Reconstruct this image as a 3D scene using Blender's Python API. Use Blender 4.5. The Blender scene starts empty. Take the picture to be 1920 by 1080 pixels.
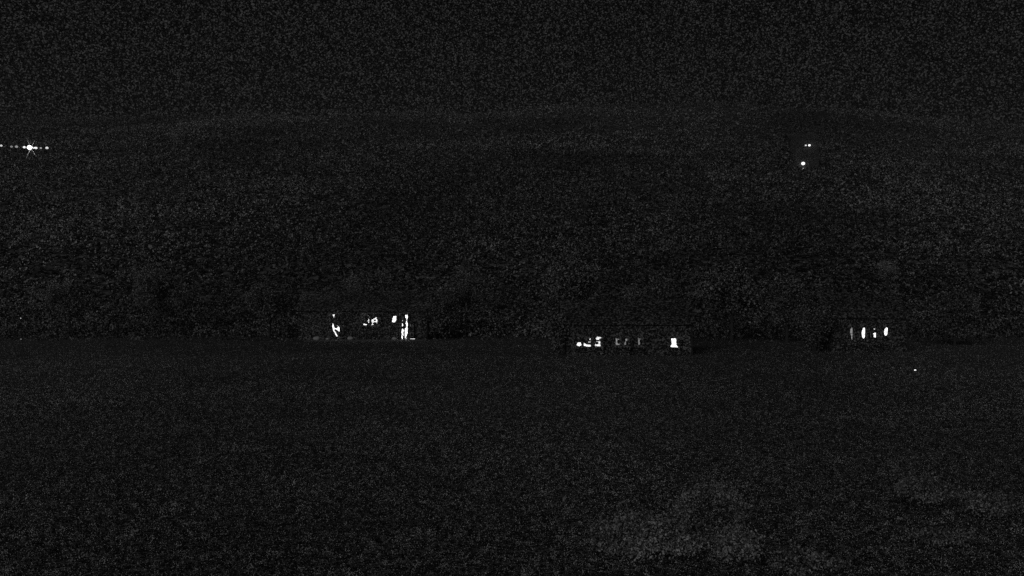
import bpy, math, random
import numpy as np
from mathutils import Vector, noise as mnoise

random.seed(7)
rng = np.random.default_rng(7)
sc = bpy.context.scene
COL = sc.collection
PI = math.pi
F = 1920 * 35.0 / 36.0            # focal length in pixels of the 1920 wide photograph
CAMZ = 5.5

# ------------------------------------------------------------------ camera
cd = bpy.data.cameras.new("camera"); cam = bpy.data.objects.new("camera", cd); COL.objects.link(cam)
cd.lens = 35; cd.sensor_width = 36; cd.clip_start = 0.1; cd.clip_end = 4000
cam.location = (0, 0, CAMZ); cam.rotation_euler = (PI / 2, 0, 0)
sc.camera = cam

# ------------------------------------------------------------------ night sky and moonlight
MOON_EL, MOON_AZ = math.radians(21), math.radians(205)     # azimuth clockwise from +Y
w = bpy.data.worlds.new("World"); sc.world = w; w.use_nodes = True
nt = w.node_tree; N = nt.nodes; L = nt.links
for n in list(N): N.remove(n)
out = N.new("ShaderNodeOutputWorld"); bg = N.new("ShaderNodeBackground")
sky = N.new("ShaderNodeTexSky"); sky.sky_type = 'NISHITA'; sky.sun_disc = False
sky.sun_elevation = MOON_EL; sky.sun_rotation = MOON_AZ
bw = N.new("ShaderNodeRGBToBW"); L.new(sky.outputs[0], bw.inputs[0])
m1 = N.new("ShaderNodeMath"); m1.operation = 'MULTIPLY'; m1.inputs[1].default_value = 0.00004
L.new(bw.outputs[0], m1.inputs[0])
# camera grain put into the sky's light: fine faint points all over
tc = N.new("ShaderNodeTexCoord"); nrm = N.new("ShaderNodeVectorMath"); nrm.operation = 'NORMALIZE'
L.new(tc.outputs['Generated'], nrm.inputs[0])
sky_grain = None
for scale, amp, pw in ((930, 0.034, 4.4),):
    vo = N.new("ShaderNodeTexVoronoi"); vo.voronoi_dimensions = '3D'; vo.inputs['Scale'].default_value = scale
    L.new(nrm.outputs[0], vo.inputs['Vector'])
    sp = N.new("ShaderNodeSeparateColor"); L.new(vo.outputs['Color'], sp.inputs[0])
    p = N.new("ShaderNodeMath"); p.operation = 'POWER'; p.inputs[1].default_value = pw
    L.new(sp.outputs[0], p.inputs[0])
    q = N.new("ShaderNodeMath"); q.operation = 'MULTIPLY'; q.inputs[1].default_value = amp
    L.new(p.outputs[0], q.inputs[0])
    if sky_grain is None: sky_grain = q
    else:
        a = N.new("ShaderNodeMath"); a.operation = 'ADD'
        L.new(sky_grain.outputs[0], a.inputs[0]); L.new(q.outputs[0], a.inputs[1]); sky_grain = a
s = N.new("ShaderNodeMath"); s.operation = 'ADD'
L.new(m1.outputs[0], s.inputs[0]); L.new(sky_grain.outputs[0], s.inputs[1])
L.new(s.outputs[0], bg.inputs['Color']); bg.inputs['Strength'].default_value = 1.0
L.new(bg.outputs[0], out.inputs[0])

ml = bpy.data.lights.new("moon", 'SUN'); ml.energy = 0.29; ml.angle = math.radians(30); ml.color = (1, 1, 1)
moon = bpy.data.objects.new("moon", ml); COL.objects.link(moon)
dirm = Vector((math.sin(MOON_AZ) * math.cos(MOON_EL), math.cos(MOON_AZ) * math.cos(MOON_EL), math.sin(MOON_EL)))
moon.rotation_euler = dirm.to_track_quat('Z', 'Y').to_euler()

sc.view_settings.view_transform = 'Standard'; sc.view_settings.look = 'None'
sc.view_settings.exposure = 0; sc.view_settings.gamma = 1; sc.view_settings.use_curve_mapping = False
sc.cycles.use_denoising = False          # keep the grain of a night exposure
sc.cycles.use_adaptive_sampling = False
sc.cycles.max_bounces = 4
sc.cycles.filter_width = 1.4

# ------------------------------------------------------------------ materials
def mat_plain(name, g, rough=0.9, nscale=8, var=0.35, detail=6):
    m = bpy.data.materials.new(name); m.use_nodes = True
    t = m.node_tree; b = t.nodes['Principled BSDF']
    b.inputs['Roughness'].default_value = rough
    b.inputs['Specular IOR Level'].default_value = 0.2
    no = t.nodes.new("ShaderNodeTexNoise"); no.inputs['Scale'].default_value = nscale
    no.inputs['Detail'].default_value = detail; no.inputs['Roughness'].default_value = 0.7
    co = t.nodes.new("ShaderNodeTexCoord"); t.links.new(co.outputs['Object'], no.inputs['Vector'])
    r = t.nodes.new("ShaderNodeMapRange")
    r.inputs['From Min'].default_value = 0.3; r.inputs['From Max'].default_value = 0.7
    r.inputs['To Min'].default_value = g * (1 - var); r.inputs['To Max'].default_value = g * (1 + var)
    t.links.new(no.outputs['Fac'], r.inputs['Value']); t.links.new(r.outputs[0], b.inputs['Base Color'])
    return m

def mat_grain(name, lo, hi, scales, pw=2.0, patch=0.04, patch_amt=0.5, rough=0.95):
    """soil, leaves and grass: speckle of cells of several sizes times soft patches"""
    m = bpy.data.materials.new(name); m.use_nodes = True
    t = m.node_tree; b = t.nodes['Principled BSDF']; b.inputs['Roughness'].default_value = rough
    b.inputs['Specular IOR Level'].default_value = 0.1
    co = t.nodes.new("ShaderNodeTexCoord"); acc = None
    for sca in scales:
        v = t.nodes.new("ShaderNodeTexVoronoi"); v.inputs['Scale'].default_value = sca
        t.links.new(co.outputs['Object'], v.inputs['Vector'])
        sp = t.nodes.new("ShaderNodeSeparateColor"); t.links.new(v.outputs['Color'], sp.inputs[0])
        p = t.nodes.new("ShaderNodeMath"); p.operation = 'POWER'; p.inputs[1].default_value = pw
        t.links.new(sp.outputs[0], p.inputs[0])
        if acc is None: acc = p
        else:
            a = t.nodes.new("ShaderNodeMath"); a.operation = 'MAXIMUM'
            t.links.new(acc.outputs[0], a.inputs[0]); t.links.new(p.outputs[0], a.inputs[1]); acc = a
    r = t.nodes.new("ShaderNodeMapRange"); r.inputs['From Max'].default_value = 1.0
    r.inputs['To Min'].default_value = lo; r.inputs['To Max'].default_value = hi
    t.links.new(acc.outputs[0], r.inputs['Value'])
    no = t.nodes.new("ShaderNodeTexNoise"); no.inputs['Scale'].default_value = patch; no.inputs['Detail'].default_value = 4
    t.links.new(co.outputs['Object'], no.inputs['Vector'])
    r2 = t.nodes.new("ShaderNodeMapRange"); r2.inputs['From Min'].default_value = .35; r2.inputs['From Max'].default_value = .65
    r2.inputs['To Min'].default_value = 1 - patch_amt; r2.inputs['To Max'].default_value = 1 + patch_amt
    t.links.new(no.outputs['Fac'], r2.inputs['Value'])
    mu = t.nodes.new("ShaderNodeMath"); mu.operation = 'MULTIPLY'
    t.links.new(r.outputs[0], mu.inputs[0]); t.links.new(r2.outputs[0], mu.inputs[1])
    t.links.new(mu.outputs[0], b.inputs['Base Color'])
    return m

def mat_glow(name, strength, var=0.45, nscale=5):
    m = bpy.data.materials.new(name); m.use_nodes = True
    t = m.node_tree; b = t.nodes['Principled BSDF']
    b.inputs['Base Color'].default_value = (.05, .05, .05, 1); b.inputs['Roughness'].default_value = 0.2
    no = t.nodes.new("ShaderNodeTexNoise"); no.inputs['Scale'].default_value = nscale; no.inputs['Detail'].default_value = 3
    co = t.nodes.new("ShaderNodeTexCoord"); t.links.new(co.outputs['Object'], no.inputs['Vector'])
    r = t.nodes.new("ShaderNodeMapRange"); r.inputs['From Min'].default_value = .3; r.inputs['From Max'].default_value = .7
    r.inputs['To Min'].default_value = strength * (1 - var); r.inputs['To Max'].default_value = strength * (1 + var)
    t.links.new(no.outputs['Fac'], r.inputs['Value'])
    b.inputs['Emission Color'].default_value = (1, 1, 1, 1)
    t.links.new(r.outputs[0], b.inputs['Emission Strength'])
    return m

M_ground = mat_grain("dry_turf", 0.0, 0.36, (11, 45), 4.5, 0.035, 0.30)
M_hill = mat_grain("hillside_scrub_soil", 0.0, 0.31, (1.3, 3.2), 5.0, 0.012, 0.4)
M_blade = mat_grain("grass_blade", 0.0, 0.95, (8, 21), 7.5, 0.05, 0.30)
M_scrub = mat_grain("scrub_leaf", 0.0, 0.58, (1.7, 3.9), 7.0, 0.015, 0.45)
M_leaf = mat_grain("dark_leaf", 0.02, 0.56, (8.5,), 3.0, 0.3, 0.3)
M_paleleaf = mat_grain("pale_leaf", 0.04, 0.80, (12, 30), 4.0, 0.3, 0.3)
M_softleaf = mat_grain("soft_grey_leaf", 0.03, 0.66, (12, 30), 4.0, 0.3, 0.3)
M_midleaf = mat_grain("mid_leaf", 0.0, 0.62, (5.5,), 3.0, 0.3, 0.3)
M_bark = mat_plain("bark", 0.07, 0.95, 14)
M_timber = mat_grain("dark_timber_wall", 0.015, 0.33, (9.5,), 3.0, 0.4, 0.3)
M_roof = mat_grain("dark_roof", 0.015, 0.31, (9.0,), 3.0, 0.3, 0.3)
M_frame = mat_plain("painted_frame", 0.06, 0.5, 20, 0.2)
M_metal = mat_plain("dark_metal", 0.05, 0.4, 20, 0.2)
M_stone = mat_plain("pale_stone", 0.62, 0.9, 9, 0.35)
M_slab = mat_plain("terrace_slab", 0.22, 0.85, 7, 0.4)
GL = {}
def glow(v):
    if v not in GL: GL[v] = mat_glow("lit_glass_%g" % v, v)
    return GL[v]

# ------------------------------------------------------------------ mesh helpers
class MB:
    def __init__(s): s.v = []; s.f = []
    def box(s, x0, x1, y0, y1, z0, z1):
        b = len(s.v)
        s.v += [(x0,y0,z0),(x1,y0,z0),(x1,y1,z0),(x0,y1,z0),(x0,y0,z1),(x1,y0,z1),(x1,y1,z1),(x0,y1,z1)]
        s.f += [tuple(b+i for i in q) for q in ((0,3,2,1),(4,5,6,7),(0,1,5,4),(1,2,6,5),(2,3,7,6),(3,0,4,7))]
        return s
    def tube(s, pts, rad, n=6):
        b0 = len(s.v); pts = [Vector(p) for p in pts]
        for i, p in enumerate(pts):
            d = (pts[min(i+1, len(pts)-1)] - pts[max(i-1, 0)]).normalized()
            u = d.cross(Vector((0.3, 1, 0.1))); u.normalize(); v = d.cross(u)
            r = rad[i] if isinstance(rad, (list, tuple)) else rad
            for k in range(n):
                a = 2*PI*k/n; q = p + u*(math.cos(a)*r) + v*(math.sin(a)*r); s.v.append(tuple(q))
        for i in range(len(pts)-1):
            for k in range(n):
                a = b0+i*n+k; c = b0+i*n+(k+1) % n
                s.f.append((a, c, c+n, a+n))
        s.f.append(tuple(b0+k for k in reversed(range(n)))); e = b0+(len(pts)-1)*n
        s.f.append(tuple(e+k for k in range(n)))
        return s
    def ball(s, c, rx, ry, rz, nu=12, nv=8):
        b = len(s.v)
        for j in range(1, nv):
            t = PI*j/nv
            for i in range(nu):
                a = 2*PI*i/nu
                s.v.append((c[0]+rx*math.sin(t)*math.cos(a), c[1]+ry*math.sin(t)*math.sin(a), c[2]+rz*math.cos(t)))
        top = len(s.v); s.v.append((c[0], c[1], c[2]+rz)); bot = len(s.v); s.v.append((c[0], c[1], c[2]-rz))
        for j in range(nv-2):
            for i in range(nu):
                a = b+j*nu+i; d = b+j*nu+(i+1) % nu; s.f.append((a, a+nu, d+nu, d))
        for i in range(nu):
            s.f.append((top, b+i, b+(i+1) % nu)); e = b+(nv-2)*nu
            s.f.append((bot, e+(i+1) % nu, e+i))
        return s
    def prism(s, prof, y0, y1, axis='y'):
        """profile of (a, z) extruded along an axis"""
        b = len(s.v); n = len(prof)
        for yy in (y0, y1):
            for a, z in prof: s.v.append((a, yy, z) if axis == 'y' else (yy, a, z))
        s.f.append(tuple(b+i for i in range(n))); s.f.append(tuple(b+n+i for i in reversed(range(n))))
        for i in range(n):
            j = (i+1) % n; s.f.append((b+i, b+n+i, b+n+j, b+j))
        return s
    def build(s, name, mat, parent=None, smooth=False, loc=None):
        me = bpy.data.meshes.new(name)
        v = s.v
        if loc is not None: v = [(a-loc[0], b-loc[1], c-loc[2]) for a, b, c in v]
        me.from_pydata(v, [], s.f); me.validate(); me.update(); me.materials.append(mat)
        if smooth: me.polygons.foreach_set('use_smooth', [True]*len(me.polygons))
        o = bpy.data.objects.new(name, me); COL.objects.link(o)
        if loc is not None: o.location = loc
        if parent is not None: o.parent = parent
        return o

def np_mesh(name, verts, k, mat, parent=None, loc=None):
    """verts (n*k,3) of n separate k-gons"""
    n = len(verts)//k
    me = bpy.data.meshes.new(name)
    me.vertices.add(n*k); me.vertices.foreach_set('co', verts.astype(np.float32).ravel())
    me.loops.add(n*k); me.loops.foreach_set('vertex_index', np.arange(n*k, dtype=np.int32))
    me.polygons.add(n); me.polygons.foreach_set('loop_start', np.arange(0, n*k, k, dtype=np.int32))
    me.polygons.foreach_set('loop_total', np.full(n, k, dtype=np.int32))
    me.update(calc_edges=True); me.materials.append(mat)
    o = bpy.data.objects.new(name, me); COL.objects.link(o)
    if loc is not None: o.location = loc
    if parent is not None: o.parent = parent
    return o

def thing(name, loc, label, cat, group=None):
    o = bpy.data.objects.new(name, None); COL.objects.link(o); o.location = loc
    o.empty_display_size = 0.2
    o['label'] = label; o['category'] = cat
    if group: o['group'] = group
    return o

def leaves(centres, size, flat=0.6):
    """leaf shaped quads round the given centres"""
    c = np.asarray(centres, dtype=float); n = len(c)
    a = rng.uniform(0, 2*PI, n); tilt = rng.normal(0, flat, n)
    u = np.stack([np.cos(a), 0.35*rng.normal(size=n), np.sin(a)], 1); u /= np.linalg.norm(u, axis=1)[:, None]
    nr = np.stack([0.5*np.sin(tilt), -np.ones(n), 0.6*np.sin(tilt*1.7+1)], 1)
    v = np.cross(u, nr); v /= np.linalg.norm(v, axis=1)[:, None]
    sz = size * rng.uniform(0.7, 1.25, n)[:, None]
    q = np.stack([c-u*sz, c-v*sz*0.55, c+u*sz, c+v*sz*0.55], 1)
    return q.reshape(-1, 3)

def px(x, y, d):
    return Vector(((x-960)/F*d, d, CAMZ-(y-540)/F*d))

def wx(x, D): return (x-960)/F*D
# ------------------------------------------------------------------ terrain
def height(x, y):
    z = 0.16*mnoise.noise(Vector((x*0.010, y*0.010, 2.0)))*max(0.0, min(1.0, (60-y)/30.0))
    if y > 122:
        t = min(1.0, (y-122)/40.0)
        rise = 0.262*(y-122)*t
        if y > 420: rise = 0.262*298 + 14*(1-math.exp(-(y-420)/60.0)) - 0.10*max(0, y-470)
        rise *= 1.0 - 0.00018*(x+60)
        rise += t*(9.0*mnoise.noise(Vector((x*0.006, y*0.006, 5))) + 2.2*mnoise.noise(Vector((x*0.03, y*0.03, 9))))
        z += rise
    return z

def ray_to_ground(x, y, above=0.0, d0=60.0):
    d = d0
    while d < 900:
        p = px(x, y, d)
        if p.z <= height(p.x, p.y)+above: return p
        d += 0.5
    return px(x, y, 420)

def sheet(name, x0, x1, y0, y1, nx, ny, mat, dz=0.0):
    V = []; Fc = []
    for j in range(ny+1):
        y = y0+(y1-y0)*j/ny
        for i in range(nx+1):
            x = x0+(x1-x0)*i/nx; V.append((x, y, height(x, y)+dz))
    for j in range(ny):
        for i in range(nx):
            a = j*(nx+1)+i; Fc.append((a, a+1, a+nx+2, a+nx+1))
    m = MB(); m.v = V; m.f = Fc
    o = m.build(name, mat, smooth=True); o['kind'] = 'structure'; return o

sheet("ground", -260, 260, -60, 122, 130, 60, M_ground)
sheet("hillside", -620, 620, 122, 1500, 200, 220, M_hill)

# grass: separate blades, denser in the picture's near part
n = 175000
d = np.exp(rng.uniform(math.log(14), math.log(118), n)); xs = rng.uniform(-0.58, 0.58, n)*d
keep = rng.random(n) < np.interp(d, [45, 105], [1.0, .22]); d = d[keep]; xs = xs[keep]; n = len(d)
per = 4
sd = np.repeat(0.05+0.0012*d, per)
D = np.repeat(d, per)+rng.normal(0, 1, n*per)*sd*1.6; X = np.repeat(xs, per)+rng.normal(0, 1, n*per)*sd
Z = np.array([height(a, b) for a, b in zip(xs, d)]); Z = np.repeat(Z, per)
lift = rng.uniform(0, .10, n*per)*np.repeat(rng.uniform(.2, 1.6, n), per)
quads = leaves(np.stack([X, D, Z+.012+lift], 1), 1.0, 1.0).reshape(-1, 4, 3)
cen = quads.mean(axis=1, keepdims=True)
quads = cen+(quads-cen)*(0.0115*(D/14)**0.55)[:, None, None]
g = np_mesh("grass", quads.reshape(-1, 3), 4, M_blade); g['kind'] = 'stuff'
g['label'] = 'short rough turf of grass and small leaves covering the dark foreground'; g['category'] = 'grass'

# scrub on the hill: clumps of leaf sprays
n = 27000
d = np.exp(rng.uniform(math.log(103), math.log(470), n)); xs = rng.uniform(-0.62, 0.62, n)*d
clear = ((xs > wx(550, 106)) & (xs < wx(812, 106)) & (d < 116)) | (rng.random(n) > np.interp(d, [103, 124], [.15, 1.0]))
d = d[~clear]; xs = xs[~clear]; n = len(d)
Z = np.array([height(a, b) for a, b in zip(xs, d)])
per = 14; R = np.repeat(rng.uniform(.5, 1.9, n), per)
u = rng.normal(size=(n*per, 3)); u /= np.linalg.norm(u, axis=1)[:, None]; u[:, 2] = np.abs(u[:, 2])
C = np.stack([np.repeat(xs, per)+u[:, 0]*R, np.repeat(d, per)+u[:, 1]*R, np.repeat(Z, per)+u[:, 2]*R*.9], 1)
quads = leaves(C, 1.0, 1.0).reshape(-1, 4, 3); cen = quads.mean(axis=1, keepdims=True)
quads = cen+(quads-cen)*(0.0013*np.repeat(d, per))[:, None, None]
g = np_mesh("scrub", quads.reshape(-1, 3), 4, M_scrub); g['kind'] = 'stuff'
g['label'] = 'low dark scrub covering the hillside behind the houses'; g['category'] = 'scrub'

# ------------------------------------------------------------------ trees and shrubs
def crown_pts(c, rx, ry, rz, n, clumps=26, hollow=0.35):
    cc = []
    for _ in range(clumps):
        u = rng.normal(size=3); u /= np.linalg.norm(u); r = rng.uniform(hollow, 0.92)
        cc.append((c[0]+u[0]*rx*r, c[1]+u[1]*ry*r, c[2]+u[2]*rz*r))
    cc = np.array(cc); k = rng.integers(0, clumps, n)
    sp = np.array([rx, ry, rz])*0.17
    return cc, cc[k]+rng.normal(size=(n, 3))*sp

def tree(name, label, base, H, rx, rz, mat, nleaf, leaf=.16, cat='tree', group=None, clumps=26):
    root = thing(name, base, label, cat, group)
    c = Vector((0, 0, H-rz))
    cc, P = crown_pts(c, rx, rx, rz, nleaf, clumps)
    m = MB(); tr = 0.035*H*0.6
    top = c.z
    m.tube([(0, 0, -.3), (0.02*H*.3, 0, top*.45), (-.01*H, .02, top)], [tr*1.3, tr*.9, tr*.4], 8)
    t = m.build('trunk', M_bark, root)
    for q in cc[:9]:
        lm = MB(); z0 = top*random.uniform(.45, .9)
        mid = (q[0]*.45, q[1]*.45, z0+(q[2]-z0)*.6)
        lm.tube([(0, 0, z0), mid, tuple(q)], [tr*.5, tr*.3, tr*.1], 5); lm.build('limb', M_bark, root)
    cr = np_mesh('crown', leaves(P, leaf, 1.0), 4, mat, root); cr['kind'] = 'stuff'
    return root

def shrub(name, label, base, H, r, mat, nleaf, leaf=.05, group=None, clumps=18):
    root = thing(name, base, label, 'shrub', group)
    cc, P = crown_pts((0, 0, H*.55), r, r, H*.5, nleaf, clumps, .3)
    P[:, 2] = np.maximum(P[:, 2], .03)
    m = MB()
    for q in cc[:8]:
        m.tube([(q[0]*.1, q[1]*.1, -.05), (q[0]*.5, q[1]*.5, q[2]*.6), tuple(q)], [.03, .02, .008], 5)
    m.build('stem', M_bark, root)
    cr = np_mesh('foliage', leaves(P, leaf, 1.0), 4, mat, root); cr['kind'] = 'stuff'
    return root

# ------------------------------------------------------------------ houses
def wall_mesh(x0, x1, z1, y, th, holes, z0=0.0):
    xs = sorted({x0, x1, *[v for h in holes for v in h[:2]]}); zs = sorted({z0, z1, *[v for h in holes for v in h[2:]]})
    m = MB()
    for i in range(len(xs)-1):
        j = 0
        while j < len(zs)-1:
            cx = (xs[i]+xs[i+1])/2
            solid = lambda q: not any(h[0] < cx < h[1] and h[2] < (zs[q]+zs[q+1])/2 < h[3] for h in holes)
            if not solid(j): j += 1; continue
            k = j
            while k+1 < len(zs)-1 and solid(k+1): k += 1
            m.box(xs[i], xs[i+1], y, y+th, zs[j], zs[k+1]); j = k+1
    return m

def house(name, label, x0, x1, y, depth, hw, ridge, windows, roofmat=None, group=None, base=0.0, s=1.0):
    """windows: (kind, x0, x1, z0, z1, strength, bars)"""
    root = thing(name, ((x0+x1)/2, y, base), label, 'house', group)
    ox, oy = (x0+x1)/2, y
    holes = [(a-ox, b-ox, c, d_) for _, a, b, c, d_, *_r in windows]
    X0, X1 = x0-ox, x1-ox
    m = wall_mesh(X0, X1, hw, 0, .22, holes)
    m.build('wall', M_timber, root)
    m = MB(); m.box(X0+.003, X0+.22, .22, depth-.22, 0, hw-.003); m.build('wall', M_timber, root)
    m = MB(); m.box(X1-.22, X1-.003, .22, depth-.22, 0, hw-.003); m.build('wall', M_timber, root)
    m = MB(); m.box(X0, X1, depth-.22, depth, 0, hw-.002); m.build('wall', M_timber, root)
    m = MB(); m.box(X0-.12, X1+.12, -.12, depth+.12, -.6, -.004); m.build('plinth', M_slab, root)
    for sx in (X0, X1-.2):
        m = MB(); m.prism([(.02, hw), (depth-.02, hw), (depth/2, ridge-.12)], sx+.003, sx+.197, 'x'); m.build('gable', M_timber, root)
    # roof with raised courses
    rf = MB(); e = .10; sl = (ridge-hw)/(depth/2)
    zt = lambda yy: hw+.06+sl*(yy if yy <= depth/2 else depth-yy)
    rf.prism([(-e, zt(-e)), (depth/2, zt(depth/2)), (depth+e, zt(depth+e)), (depth+e, zt(depth+e)+.14), (depth/2, zt(depth/2)+.16), (-e, zt(-e)+.14)], X0-.4, X1+.4, 'x')
    r = rf.build('roof', M_roof, root)
    nc = 9; cm = MB()
    for k in range(nc):
        ya = -e+(depth/2+e)*k/nc; yb = ya+.12
        cm.prism([(ya, zt(ya)+.143), (yb, zt(yb)+.143), (yb, zt(yb)+.20), (ya, zt(ya)+.18)], X0-.38, X1+.38, 'x')
    c = cm.build('roof_course', M_roof, r); c['kind'] = 'stuff'
    m = MB(); m.box(X1-1.6, X1-1.0, depth/2-.3, depth/2+.3, ridge-.2, ridge+.9); m.build('chimney', M_timber, root)
    m = MB(); m.tube([(X0-.38, -e-.05, zt(-e)+.06), (X1+.38, -e-.05, zt(-e)+.03)], .06, 8); m.build('gutter', M_roof, root)
    m = MB(); m.tube([(X1+.06, -.09, .05), (X1+.06, -.09, hw-.2), (X1+.06, -e-.05, zt(-e)-.02)], .04, 6); m.build('downpipe', M_metal, root)
    for kind, a, b, c_, d_, st, bars in windows:
        a -= ox; b -= ox
        fm = MB(); t = .045; ya, yb = .05, .13
        fm.box(a, b, ya, yb, c_, c_+t).box(a, b, ya, yb, d_-t, d_).box(a, a+t, ya, yb, c_+t, d_-t).box(b-t, b, ya, yb, c_+t, d_-t)
        nx, nz = bars
        for i in range(1, nx): xx = a+(b-a)*i/nx; fm.box(xx-.018, xx+.018, ya+.01, yb-.01, c_+t, d_-t)
        for i in range(1, nz):
            zz = c_+(d_-c_)*i/nz
            fm.box(a+t, b-t, ya+.016, yb-.016, zz-.014, zz+.014)
        f = fm.build(kind, M_frame, root)
        pm = MB(); pm.box(a+t-.005, b-t+.005, .095, .105, c_+t-.005, d_-t+.005); pm.build('pane', glow(st), f)
        if kind == 'window':
            sm = MB(); sm.box(a-.06, b+.06, -.07, .05, c_-.05, c_-.003); sm.build('sill', M_frame, f)
        else:
            hm = MB(); hm.box(a+.09, a+.12, ya-.05, ya-.002, c_+1.0, c_+1.16); hm.build('handle', M_metal, f)
    return root

def inside(poly, x, y):
    r = False; j = len(poly)-1
    for i in range(len(poly)):
        xi, yi = poly[i]; xj, yj = poly[j]
        if (yi > y) != (yj > y) and x < (xj-xi)*(y-yi)/(yj-yi)+xi: r = not r
        j = i
    return r

def screen_plant(name, label, rect, polys, D, holes=(), step=.62, z_base=0.0, spread=(5, 4), leafsize=.085, mat=None, group=None, cat='shrub'):
    """a shrub grown up against a wall: its leaves cover the glass except where it has gaps"""
    x0, x1, y0, y1 = rect
    s = D/F; cx = (x0+x1)/2; base = Vector(((cx-960)*s, D-.22, z_base))
    root = thing(name, base, label, cat, group)
    pts = []
    yy = y0-1.2
    while yy < y1+1.2:
        xx = x0-1.2
        while xx < x1+1.2:
            ax, ay = xx+random.uniform(-.2, .2), yy+random.uniform(-.2, .2)
            lit = any(inside(p, ax, ay) for p in polys) and not any(inside(p, ax, ay) for p in holes)
            if not lit:
                for _ in range(2):
                    pts.append(((ax-960)*s-base.x, random.uniform(-.14, .14), CAMZ-(ay-540)*s-base.z))
            xx += step
        yy += step
    # ragged outer foliage down to the soil
    w_ = (x1-x0)/2+spread[0]; zt = CAMZ-(y0-spread[1]-540)*s-base.z
    for _ in range(900):
        a = random.uniform(-1, 1); b = random.random()
        if a*a+(2*b-1)**2*.8 > 1.15: continue
        ax = cx+a*w_; z = b*zt
        ay = 540-(z+base.z-CAMZ)/s
        if x0-1 < ax < x1+1 and y0-1 < ay < y1+1: continue
        pts.append((a*w_*s, random.uniform(-.2, .12), max(z, .03)))
    m = MB()
    for i in range(5):
        a = random.uniform(-.8, .8)
        # stems stay at the edges where no light shows
        ex = (x0-1.5 if i % 2 else x1+1.5)
        e = ((ex-960)*s-base.x)
        m.tube([(a*.1, 0, -.05), (e*.8, .02, zt*.3), (e, .0, zt*.62), (e*.9, .02, zt*.85)], [.022, .018, .012, .006], 5)
    m.build('stem', M_bark, root)
    cr = np_mesh('foliage', leaves(pts, leafsize, .5), 4, mat or M_leaf, root); cr['kind'] = 'stuff'
    return root

def Z(sx, sy, k, pts): return [(sx+a/k, sy+b/k) for a, b in pts]
def wz(y, D): return CAMZ-(y-540)/F*D
def win(kind, x0, x1, y0, y1, D, st, bars=(1, 1)):
    return (kind, wx(x0, D), wx(x1, D), max(wz(y1, D), .02), wz(y0, D), st, bars)

# --- first house: glazed doors and shrub covered windows
D1 = 106.0
h1 = house("house", "long dark house with a tall pair of glazed doors and shrub-covered windows, left of centre", wx(560, D1), wx(800, D1), D1+.0, 7.5, 3.0, 5.0, [
    win('glazed_door', 619, 641, 586.5, 636.8, D1, 1.3, (1, 1)),
    win('window', 679.5, 710.5, 588.5, 611.5, D1, 1.2, (2, 1)),
    win('window', 733.5, 745, 590.5, 606, D1, 1.3, (1, 1)),
    win('glazed_door', 751, 766.5, 588, 637.2, D1, 1.8, (2, 2)),
    win('window', 767.6, 774, 604, 630.5, D1, .10, (1, 3)),  # dim glowing pane added for the lit wall edge beside the doors
])
zA = lambda p: Z(600, 580, 16.62, p)
screen_plant("wall_shrub", "tall shrub screening the leftmost lit door, a ragged hourglass of light showing through it", (619, 641, 586, 637),
    [zA([(398,138),(500,160),(468,195),(462,268),(428,268),(405,200)]),
     zA([(410,400),(432,430),(460,530),(480,570),(520,580),(560,548),(528,500),(555,478),(600,525),(634,560),(632,692),(600,697),(560,672),(485,616),(470,640),(520,720),(555,790),(592,812),(552,862),(520,852),(485,800),(436,710),(398,640),(398,580),(383,560),(381,510)])],
    D1, spread=(7, 3))
zB = lambda p: Z(675, 580, 15.36, p)
screen_plant("wall_shrub", "leafy shrub in front of the two-part window with H-shaped scraps of light", (679.5, 710.5, 588.5, 611.5),
    [zB([(90,445),(115,380),(150,405),(218,418),(222,462),(140,468)]), zB([(185,350),(215,318),(245,325),(248,345),(215,350),(200,365)]),
     zB([(238,330),(243,258),(277,258),(284,330),(275,392),(232,400)]), zB([(225,160),(262,155),(265,190),(240,195)]), zB([(255,200),(285,205),(280,235),(258,232)]),
     zB([(326,320),(358,238),(375,300),(408,228),(430,255),(462,205),(492,212),(497,265),(522,300),(508,412),(480,425),(472,380),(430,368),(390,398),(412,440),(340,470),(322,458),(352,400),(328,350)])],
    D1, holes=[zB([(418,298),(456,298),(456,326),(418,326)])], spread=(6, 3))
screen_plant("wall_shrub", "slim climber round the small bright oval window beside the glazed doors", (733.5, 745, 590.5, 606),
    [zB([(962,185),(1060,178),(1064,300),(1012,384),(922,374),(928,280)])], D1, spread=(3, 2), cat='climber')
screen_plant("wall_shrub", "thin climber hanging over the tall pair of brightly lit glazed doors", (751, 766.5, 588, 637.2),
    [zB([(1300,150),(1395,150),(1388,250),(1368,320),(1388,400),(1388,600),(1372,750),(1337,890),(1298,885),(1278,720),(1272,620),(1292,540),(1328,520),(1330,440),(1308,420),(1318,360),(1342,320),(1330,270),(1302,250)]),
     zB([(1210,395),(1252,395),(1265,470),(1235,505),(1205,490)]), zB([(1213,542),(1262,542),(1268,640),(1267,750),(1247,800),(1243,885),(1213,885),(1188,780),(1188,650)]),
     zB([(1213,310),(1248,298),(1242,352),(1220,352)])], D1, spread=(2, 2), cat='climber')
screen_plant("wall_shrub", "sparse climber over the dim pane added as a lit wall edge right of the glazed doors", (767.6, 774, 604, 630.5),
    [zB([(1440,415),(1475,415),(1470,500),(1438,500)]), zB([(1428,640),(1470,660),(1462,755),(1425,750)])], D1, spread=(2, 1), cat='climber')

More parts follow.
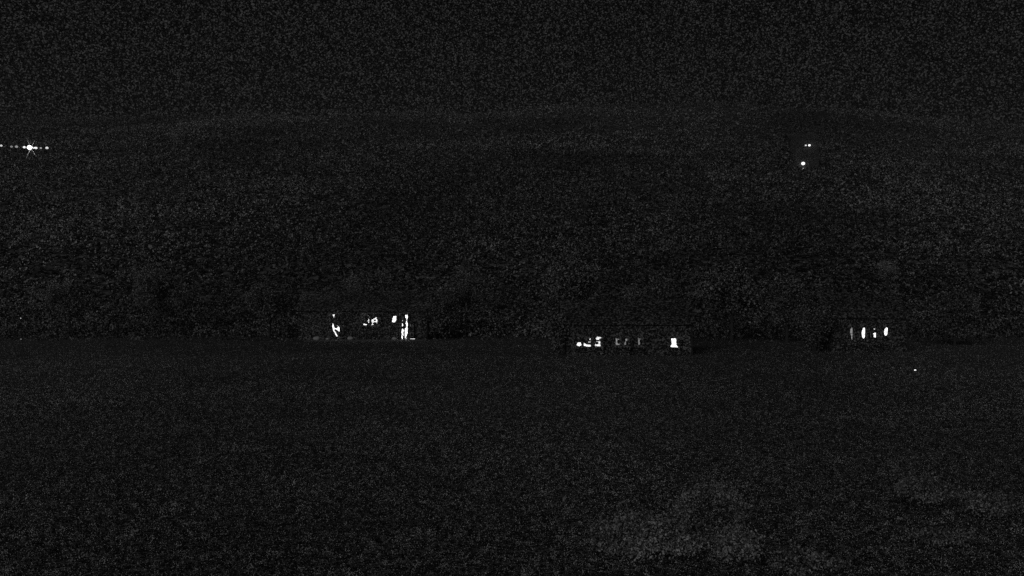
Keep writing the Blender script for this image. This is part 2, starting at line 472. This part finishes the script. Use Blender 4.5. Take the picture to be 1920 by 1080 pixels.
# terrace in front with stones, a glowing strip added for spilled door light
m = MB(); m.box(wx(575, 104.4), wx(800, 104.4), 102.9, 105.86, -.05, .035)
o = m.build("terrace", M_slab); o['kind'] = 'structure'
st = thing("spill_strip", (wx(773.5, 105.2), 105.2, .04), "low glowing strip added for door light spilled on the terrace at the foot of the glazed doors", "lamp")
m = MB(); m.box(-.28, .28, -.02, .08, 0, .15); m.build('strip_backing', M_metal, st)
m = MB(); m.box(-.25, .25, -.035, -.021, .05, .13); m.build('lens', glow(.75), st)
def stone(label, x, y, r, d, mat=None):
    b = px(x, y, d); zb = .03
    m = MB(); c = (0, 0, r*.45)
    m.ball(c, r, r*.8, r*.55, 10, 7)
    m.v = [(a*(1+.18*mnoise.noise(Vector((a*3+x, b_*3, c_*3)))), b_*(1+.15*mnoise.noise(Vector((a*2, b_*4+x, c_)))), c_*(1+.2*mnoise.noise(Vector((a*3, b_*2, c_*3+x))))) for a, b_, c_ in m.v]
    o = m.build("boulder", mat or M_stone, smooth=True); o.location = (b.x, d, zb)
    o['label'] = label; o['category'] = 'boulder'; o['group'] = 'pale boulders on the terrace'
stone("broad pale boulder at the left end of the terrace", 594, 634, .42, 104.2)
stone("flat pale boulder just left of the shrub-screened door", 614, 634, .22, 105.0)
stone("pale boulder right of the shrub-screened door", 657, 635, .36, 104.9)
stone("pale boulder below the small bright window", 740, 636, .30, 105.0)

def path_lamp(label, x, y, d, r, strength, h=.32, group='small lamps along the garden path'):
    p = px(x, y, d); base = p.z-h
    root = thing("garden_lamp", (p.x, p.y, base), label, "lamp", group)
    m = MB(); m.tube([(0, 0, -.25), (0, 0, h-r)], .02, 8); m.build('stake', M_metal, root)
    m = MB(); m.ball((0, 0, h), r*1.15, r, r*.8, 12, 8); m.build('bulb', glow(strength), root, True)
    m = MB(); m.tube([(0, 0, h+r*.78), (0, 0, h+r*.95)], [r*1.3, r*.4], 12); m.build('cap', M_metal, root)
path_lamp("small bright lamp low on the lawn, lower right of the row of four windows", 1716, 694, 66, .06, 1.6)
path_lamp("very faint lamp on the lawn, left of the small bright one", 1642, 702, 63, .028, .28, .25)
path_lamp("faint lamp just left of and above the small bright lawn lamp", 1688.5, 690, 67, .026, .22, .28)

# lamp post with two weak lights at far left
p = px(40, 596.6, 104); root = thing("lamp_post", (p.x, p.y, 0), "slim post with two pin-point lights, one above the other, at the far left", "lamp post")
m = MB(); m.tube([(0, 0, -.2), (0, 0, p.z+.12)], [.05, .035], 8); m.build('post', M_metal, root)
m = MB(); m.box(-.06, .06, -.12, -.03, p.z-.06, p.z+.06); m.build('lamp', M_metal, root)
m = MB(); m.box(-.045, .045, -.135, -.121, p.z-.045, p.z+.045); m.build('lens', glow(.5), root)
z2 = wz(635.7, 104)
m = MB(); m.box(-.04, .04, -.12, -.05, z2-.04, z2+.04); m.build('lens', glow(.3), root)

# --- second house: low windows
D2 = 81.0
zC = lambda p: Z(1040, 590, 6.857, p)
h2 = house("house", "low wide dark house with a broken row of small lit windows, right of centre", wx(1062, D2), wx(1296, D2), D2, 7.0, 2.5, 4.3, [
    win('window', 1079, 1109, 633, 651, D2, 1.2, (2, 1)),
    win('window', 1112.5, 1128.5, 629, 651, D2, .85, (1, 2)),
    win('window', 1152, 1163, 632, 648.5, D2, .20, (1, 1)),
    win('window', 1167.5, 1178, 632, 648.5, D2, .22, (1, 1)),
    win('window', 1194, 1204, 631.5, 648.5, D2, .17, (1, 1)),
    win('window', 1254.5, 1272.5, 633, 652.5, D2, 1.3, (1, 1)),
])
screen_plant("low_shrub", "low shrub before the leftmost lit window of the low house, light only along its foot", (1079, 1109, 633, 651),
    [zC([(270,382),(300,348),(342,352),(347,390),(315,410),(280,398)]), zC([(362,352),(385,358),(402,375),(462,378),(470,407),(445,419),(370,404)]),
     zC([(428,342),(468,342),(470,358),(428,358)]), zC([(442,300),(462,298),(464,328),(440,330)])], D2, spread=(5, 4), leafsize=.07)
screen_plant("low_shrub", "low shrub before the tall two-part window that is brighter at the foot", (1112.5, 1128.5, 629, 651),
    [zC([(528,333),(588,333),(593,408),(506,408),(510,375),(525,368)]), zC([(518,300),(545,272),(602,288),(598,306),(570,312),(582,327),(530,327)])], D2,
    holes=[zC([(530,350),(556,350),(556,374),(532,374)])], spread=(4, 4), leafsize=.065)
screen_plant("low_shrub", "thin shrub before the first of three dim windows", (1152, 1163, 632, 648.5),
    [zC([(777,298),(830,308),(836,392),(777,394)])], D2, holes=[zC([(806,322),(824,322),(824,370),(806,370)])], spread=(3, 3), leafsize=.06)
screen_plant("low_shrub", "thin shrub before the middle one of three dim windows", (1167.5, 1178, 632, 648.5),
    [zC([(898,308),(938,302),(932,338),(918,342),(914,388),(882,388),(888,350),(903,340)])], D2, spread=(3, 3), leafsize=.06)
screen_plant("low_shrub", "thin shrub before the last of three dim windows", (1194, 1204, 631.5, 648.5),
    [zC([(1062,292),(1118,308),(1092,328),(1098,388),(1068,392)])], D2, spread=(3, 3), leafsize=.06)
screen_plant("low_shrub", "low shrub framing the single bright window at the right end of the low house", (1254.5, 1272.5, 633, 652.5),
    [zC([(1485,302),(1563,302),(1563,383),(1590,424),(1487,419),(1478,402),(1495,380),(1490,330)])], D2, spread=(4, 4), leafsize=.06)

# --- third house: four upright windows
D3 = 85.0
zD = lambda p: Z(1540, 560, 6.75, p)
def ell(cx, cy, rx, ry, tilt=0):
    return [(cx+rx*math.cos(a)*math.cos(tilt)-ry*math.sin(a)*math.sin(tilt), cy+rx*math.cos(a)*math.sin(tilt)+ry*math.sin(a)*math.cos(tilt)) for a in [2*PI*i/20 for i in range(20)]]
h3 = house("house", "dark house at the right with a row of four narrow upright windows", wx(1560, D3), wx(1700, D3), D3, 7.0, 2.9, 4.9, [
    win('window', 1589.5, 1600, 612, 640, D3, .32, (1, 2)),
    win('window', 1612, 1623.5, 611, 638, D3, 1.4, (1, 1)),
    win('window', 1633.5, 1644, 613, 636.5, D3, 1.2, (1, 1)),
    win('window', 1654, 1666, 611, 632, D3, 1.4, (1, 1)),
])
for lab, rc, pl in (
    ("climber over the dim leftmost of four upright windows", (1589.5, 1600, 612, 640), [zD(ell(374, 415, 27, 55)), zD([(362,450),(388,450),(384,520),(366,520)])]),
    ("climber round the long bright oval window, second of four", (1612, 1623.5, 611, 638), [zD(ell(524, 432, 31, 74, .06))]),
    ("climber covering the upper half of the third of four upright windows", (1633.5, 1644, 613, 636.5), [zD([(638,430),(692,424),(694,478),(672,500),(645,484)]), zD([(646,374),(678,376),(676,392),(648,392)])]),
    ("climber round the bright oval window at the right end of the four", (1654, 1666, 611, 632), [zD(ell(808, 415, 33, 58, .16))])):
    screen_plant("wall_climber", lab, rc, pl, D3, spread=(2.5, 3), leafsize=.06, cat='climber')

# ------------------------------------------------------------------ trees beside and behind the houses
def ptree(x, ytop, d, rx, rz, mat, label, nleaf=2600, leaf=.15, clumps=26):
    p = px(x, ytop, d); zb = height(p.x, d)
    tree("tree", label, (p.x, d, zb), p.z-zb, rx, rz, mat, nleaf, leaf, 'tree', 'trees round the houses', clumps)
ptree(1665, 487, 96, .95, 1.0, M_softleaf, "small round-headed pale tree rising behind the house with four windows", 1700, .09, 18)
ptree(1062, 470, 112, 3.4, 3.6, M_midleaf, "broad greyish tree behind the left end of the low wide house", 3600, .17)
ptree(1372, 492, 104, 3.6, 3.2, M_midleaf, "spreading greyish tree between the low house and the four-window house", 3600, .17)
ptree(1215, 520, 98, 2.6, 2.4, M_leaf, "dark tree behind the middle of the low wide house", 2800)
ptree(1475, 520, 100, 2.2, 2.6, M_leaf, "dark tree just left of the four-window house", 2600)
ptree(1790, 545, 95, 2.6, 2.1, M_leaf, "dark low tree right of the four-window house", 2600)
ptree(865, 505, 112, 3.2, 3.0, M_leaf, "dark tree off the right end of the house with glazed doors", 3000)
ptree(815, 560, 107, 1.5, 1.9, M_leaf, "small dark tree close against the right end wall of the house with glazed doors", 2400)
ptree(690, 498, 120, 3.0, 2.6, M_leaf, "dark tree behind the roof of the house with glazed doors", 3000)
ptree(505, 520, 108, 2.6, 2.6, M_leaf, "dark tree off the left end of the house with glazed doors", 2800)
ptree(300, 500, 118, 3.8, 3.2, M_leaf, "wide dark tree in the open stretch at the left", 3200)
ptree(130, 515, 112, 2.8, 2.7, M_leaf, "dark tree near the slim lamp post at the far left", 2800)

p = px(1540, 640, 84.0)
shrub("shrub", "tall dark shrub against the left end wall of the four-window house", (p.x-.4, 84.6, 0), 4.6, 1.5, M_leaf, 4200, .12, None, 34)
p = px(1056, 640, 80.5)
shrub("shrub", "dark shrub against the left end wall of the low wide house", (p.x-.3, 81.0, 0), 3.4, 1.0, M_leaf, 2600, .11, None, 24)
# ------------------------------------------------------------------ near shrubs, bottom right
def nshrub(x, ytop, d, H, r, label, nleaf, mat=None):
    p = px(x, ytop, d); zb = height(p.x, d)
    shrub("shrub", label, (p.x, d, zb), p.z-zb if H is None else H, r, mat or M_paleleaf, nleaf, .035, 'pale shrubs at the lower right', 20)
nshrub(1200, 965, 20.8, None, 1.25, "low pale shrub at the bottom edge, left of the ring-shaped one", 5200)
p = px(1333, 975, 22.0); zb = height(p.x, p.y)  # ring of pale foliage made up to shape a blurred lens droplet
root = thing("shrub", (p.x, p.y, zb), "made-up pale foliage ring with a dark middle, shaped as a blurred lens droplet near the bottom edge", "shrub", 'pale shrubs at the lower right')
n = 5200; a = rng.uniform(0, 2*PI, n); rr = np.abs(rng.normal(.70, .09, n)); hc = p.z-zb
P = np.stack([np.cos(a)*rr, rng.normal(0, .16, n), hc+np.sin(a)*rr], 1)
P2 = np.stack([rng.normal(-.15, .6, 900), rng.normal(0, .3, 900), np.abs(rng.normal(0, .35, 900))], 1)
P = np.concatenate([P, P2]); P[:, 2] = np.maximum(P[:, 2], .02)
m = MB()
for k in (-1, 1):
    m.tube([(0, 0, -.1), (k*.35, 0, hc-.6), (k*.68, 0, hc), (k*.45, 0, hc+.52), (k*.05, 0, hc+.7)], [.03, .025, .02, .014, .008], 6)
m.build('stem', M_bark, root)
o = np_mesh('foliage', leaves(P, .03, 1.0), 4, M_paleleaf, root); o['kind'] = 'stuff'
nshrub(1385, 985, 20.0, None, .55, "small pale shrub at the foot of the ring-shaped one", 1600)
nshrub(1500, 1030, 19.3, None, .6, "low pale tuft-like shrub cut by the bottom edge", 1200, M_softleaf)
nshrub(1730, 890, 25, None, .9, "loose pale shrub in the lower right corner, left of its neighbour", 1500, M_softleaf)
nshrub(1850, 912, 24, None, .85, "loose pale shrub nearest the right edge", 1300, M_softleaf)
nshrub(1765, 990, 21.5, None, .8, "low thin shrub in front of the pair at the lower right", 1000, M_softleaf)

# ------------------------------------------------------------------ lights on the hill, left
def street_lamp(label, x, y, r, strength, hgt=5.0, d0=200, hood=True):
    p = ray_to_ground(x, y, hgt, d0); zb = height(p.x, p.y)
    H = p.z-zb
    root = thing("street_lamp", (p.x, p.y, zb), label, "street lamp", "lamps in a row on the hillside")
    m = MB(); m.tube([(0, .7, -.5), (0, .7, H*.9), (0, .66, H+r+.1), (0, .1, H+r+.02)], [.12, .09, .07, .05], 8); m.build('pole', M_metal, root)
    if hood: m = MB(); m.box(-r*1.1, r*1.1, -r*.6, r*.9+.1, H+r*.8, H+r*.8+.14); m.build('hood', M_metal, root)
    m = MB(); m.ball((0, 0, H), r*1.1, r, r*.85, 12, 8); m.build('bulb', glow(strength), root, True)
    return p
street_lamp("lamp at the very left edge of the picture, first of the hillside row", 2.2, 273, .26, .7)
street_lamp("faint lamp, second from the left of the hillside row", 21.5, 275, .28, .22)
street_lamp("faint lamp, third from the left of the hillside row", 31, 275, .32, .28)
street_lamp("bright lamp touching the glaring one on its left side", 45.5, 276, .30, 1.0)
pF = street_lamp("largest glaring lamp of the hillside row", 55.5, 276.5, .50, 6.0, 6, hood=False)
street_lamp("bright lamp touching the glaring one on its right side", 63.5, 277, .24, 1.2)
street_lamp("bright lamp two places right of the glaring one", 67.5, 277.5, .30, 1.0)
street_lamp("small lamp between the glaring one and the last of the row", 76.5, 277.6, .22, .35)
street_lamp("last lamp at the right end of the hillside row", 88, 277.3, .32, .75)
# pale twigs added in the shape of the glaring lamp's lens starburst
root = thing("starburst_twigs", (pF.x-.28, pF.y+.55, height(pF.x, pF.y)), "added twigs shaped as the lens starburst of the glaring hillside lamp", "tree")
Hb = pF.z-height(pF.x, pF.y)
m = MB(); m.tube([(0.3, 1.5, -.4), (.3, 1.4, Hb*.5), (.25, 1.0, Hb-.8), (.1, .6, Hb)], [.16, .12, .08, .05], 7); m.build('trunk', M_bark, root)
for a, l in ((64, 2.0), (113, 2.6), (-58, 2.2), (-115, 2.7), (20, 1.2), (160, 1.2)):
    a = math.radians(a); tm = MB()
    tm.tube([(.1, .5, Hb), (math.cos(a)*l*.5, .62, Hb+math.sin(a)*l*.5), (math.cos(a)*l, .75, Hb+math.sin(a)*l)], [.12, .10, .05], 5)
    tm.build('starburst_ray', M_stone, root)

# ------------------------------------------------------------------ hillside house, right
p = ray_to_ground(1505.5, 320, 0.0, 200)
dH = p.y; zb = p.z
hh = house("house", "small house high on the hillside with a porch lamp and two lights under its eaves", p.x-3.2, p.x+4.0, dH, 5.5, wz(262, dH)-zb, wz(262, dH)-zb+1.8,
    [('door', p.x-.2, p.x+.75, .03, 2.1, .02, (1, 2)), ('window', p.x+2.0, p.x+3.2, .9, 2.1, .004, (2, 2)), ('window', p.x-2.4, p.x-1.3, .9, 2.1, .004, (2, 2))], base=zb)
tree("tree", "bushy dark tree against the left side of the hillside house", (p.x-4.6, dH+.2, zb-.8), 8.6, 2.0, 4.2, M_scrub, 3000, .26, 'tree', None, 40)
def wall_lamp(label, x, y, r, strength, off=.30):
    q = px(x, y, dH-off)
    root = thing("wall_lamp", (q.x, dH, q.z), label, "lamp", "lamps on the hillside house")
    m = MB(); m.tube([(0, -.005, .05), (0, -off*.6, .12), (0, -off, r+.02)], .025, 6); m.build('bracket', M_metal, root)
    m = MB(); m.ball((0, -off, 0), r*1.2, r, r, 12, 8); m.build('bulb', glow(strength), root, True)
wall_lamp("smaller left one of the two lamps under the hillside house roof", 1510.8, 272.6, .20, .9)
wall_lamp("larger right one of the two lamps under the hillside house roof", 1517.6, 272.4, .28, 1.2)
wall_lamp("bright round porch lamp on the hillside house", 1506, 306.6, .42, 1.4, .65)
m = MB(); m.box(-.9, .9, -1.6, -.13, -.5, .06); m.build('doorstep', M_stone, hh)
wall_lamp("added dim glow standing for the reflection close below the bright porch lamp", 1505.3, 316.8, .30, .28, .35)  # glowing ball added where the porch lamp's light is reflected
# ------------------------------------------------------------------ thin haze added to lift and even out the dark tones
m = MB(); m.box(-640, 640, -70, 1510, -12, 104)
hm = bpy.data.materials.new("added_haze"); hm.use_nodes = True; t = hm.node_tree
for q in list(t.nodes): t.nodes.remove(q)
ho = t.nodes.new("ShaderNodeOutputMaterial"); pv = t.nodes.new("ShaderNodeVolumePrincipled")
pv.inputs['Color'].default_value = (.9, .9, .9, 1); pv.inputs['Density'].default_value = 0.00028
t.links.new(pv.outputs[0], ho.inputs['Volume'])
hz = m.build("haze", hm); hz['kind'] = 'stuff'
print("tris", sum(len(m.loops)-2*len(m.polygons) for m in bpy.data.meshes))
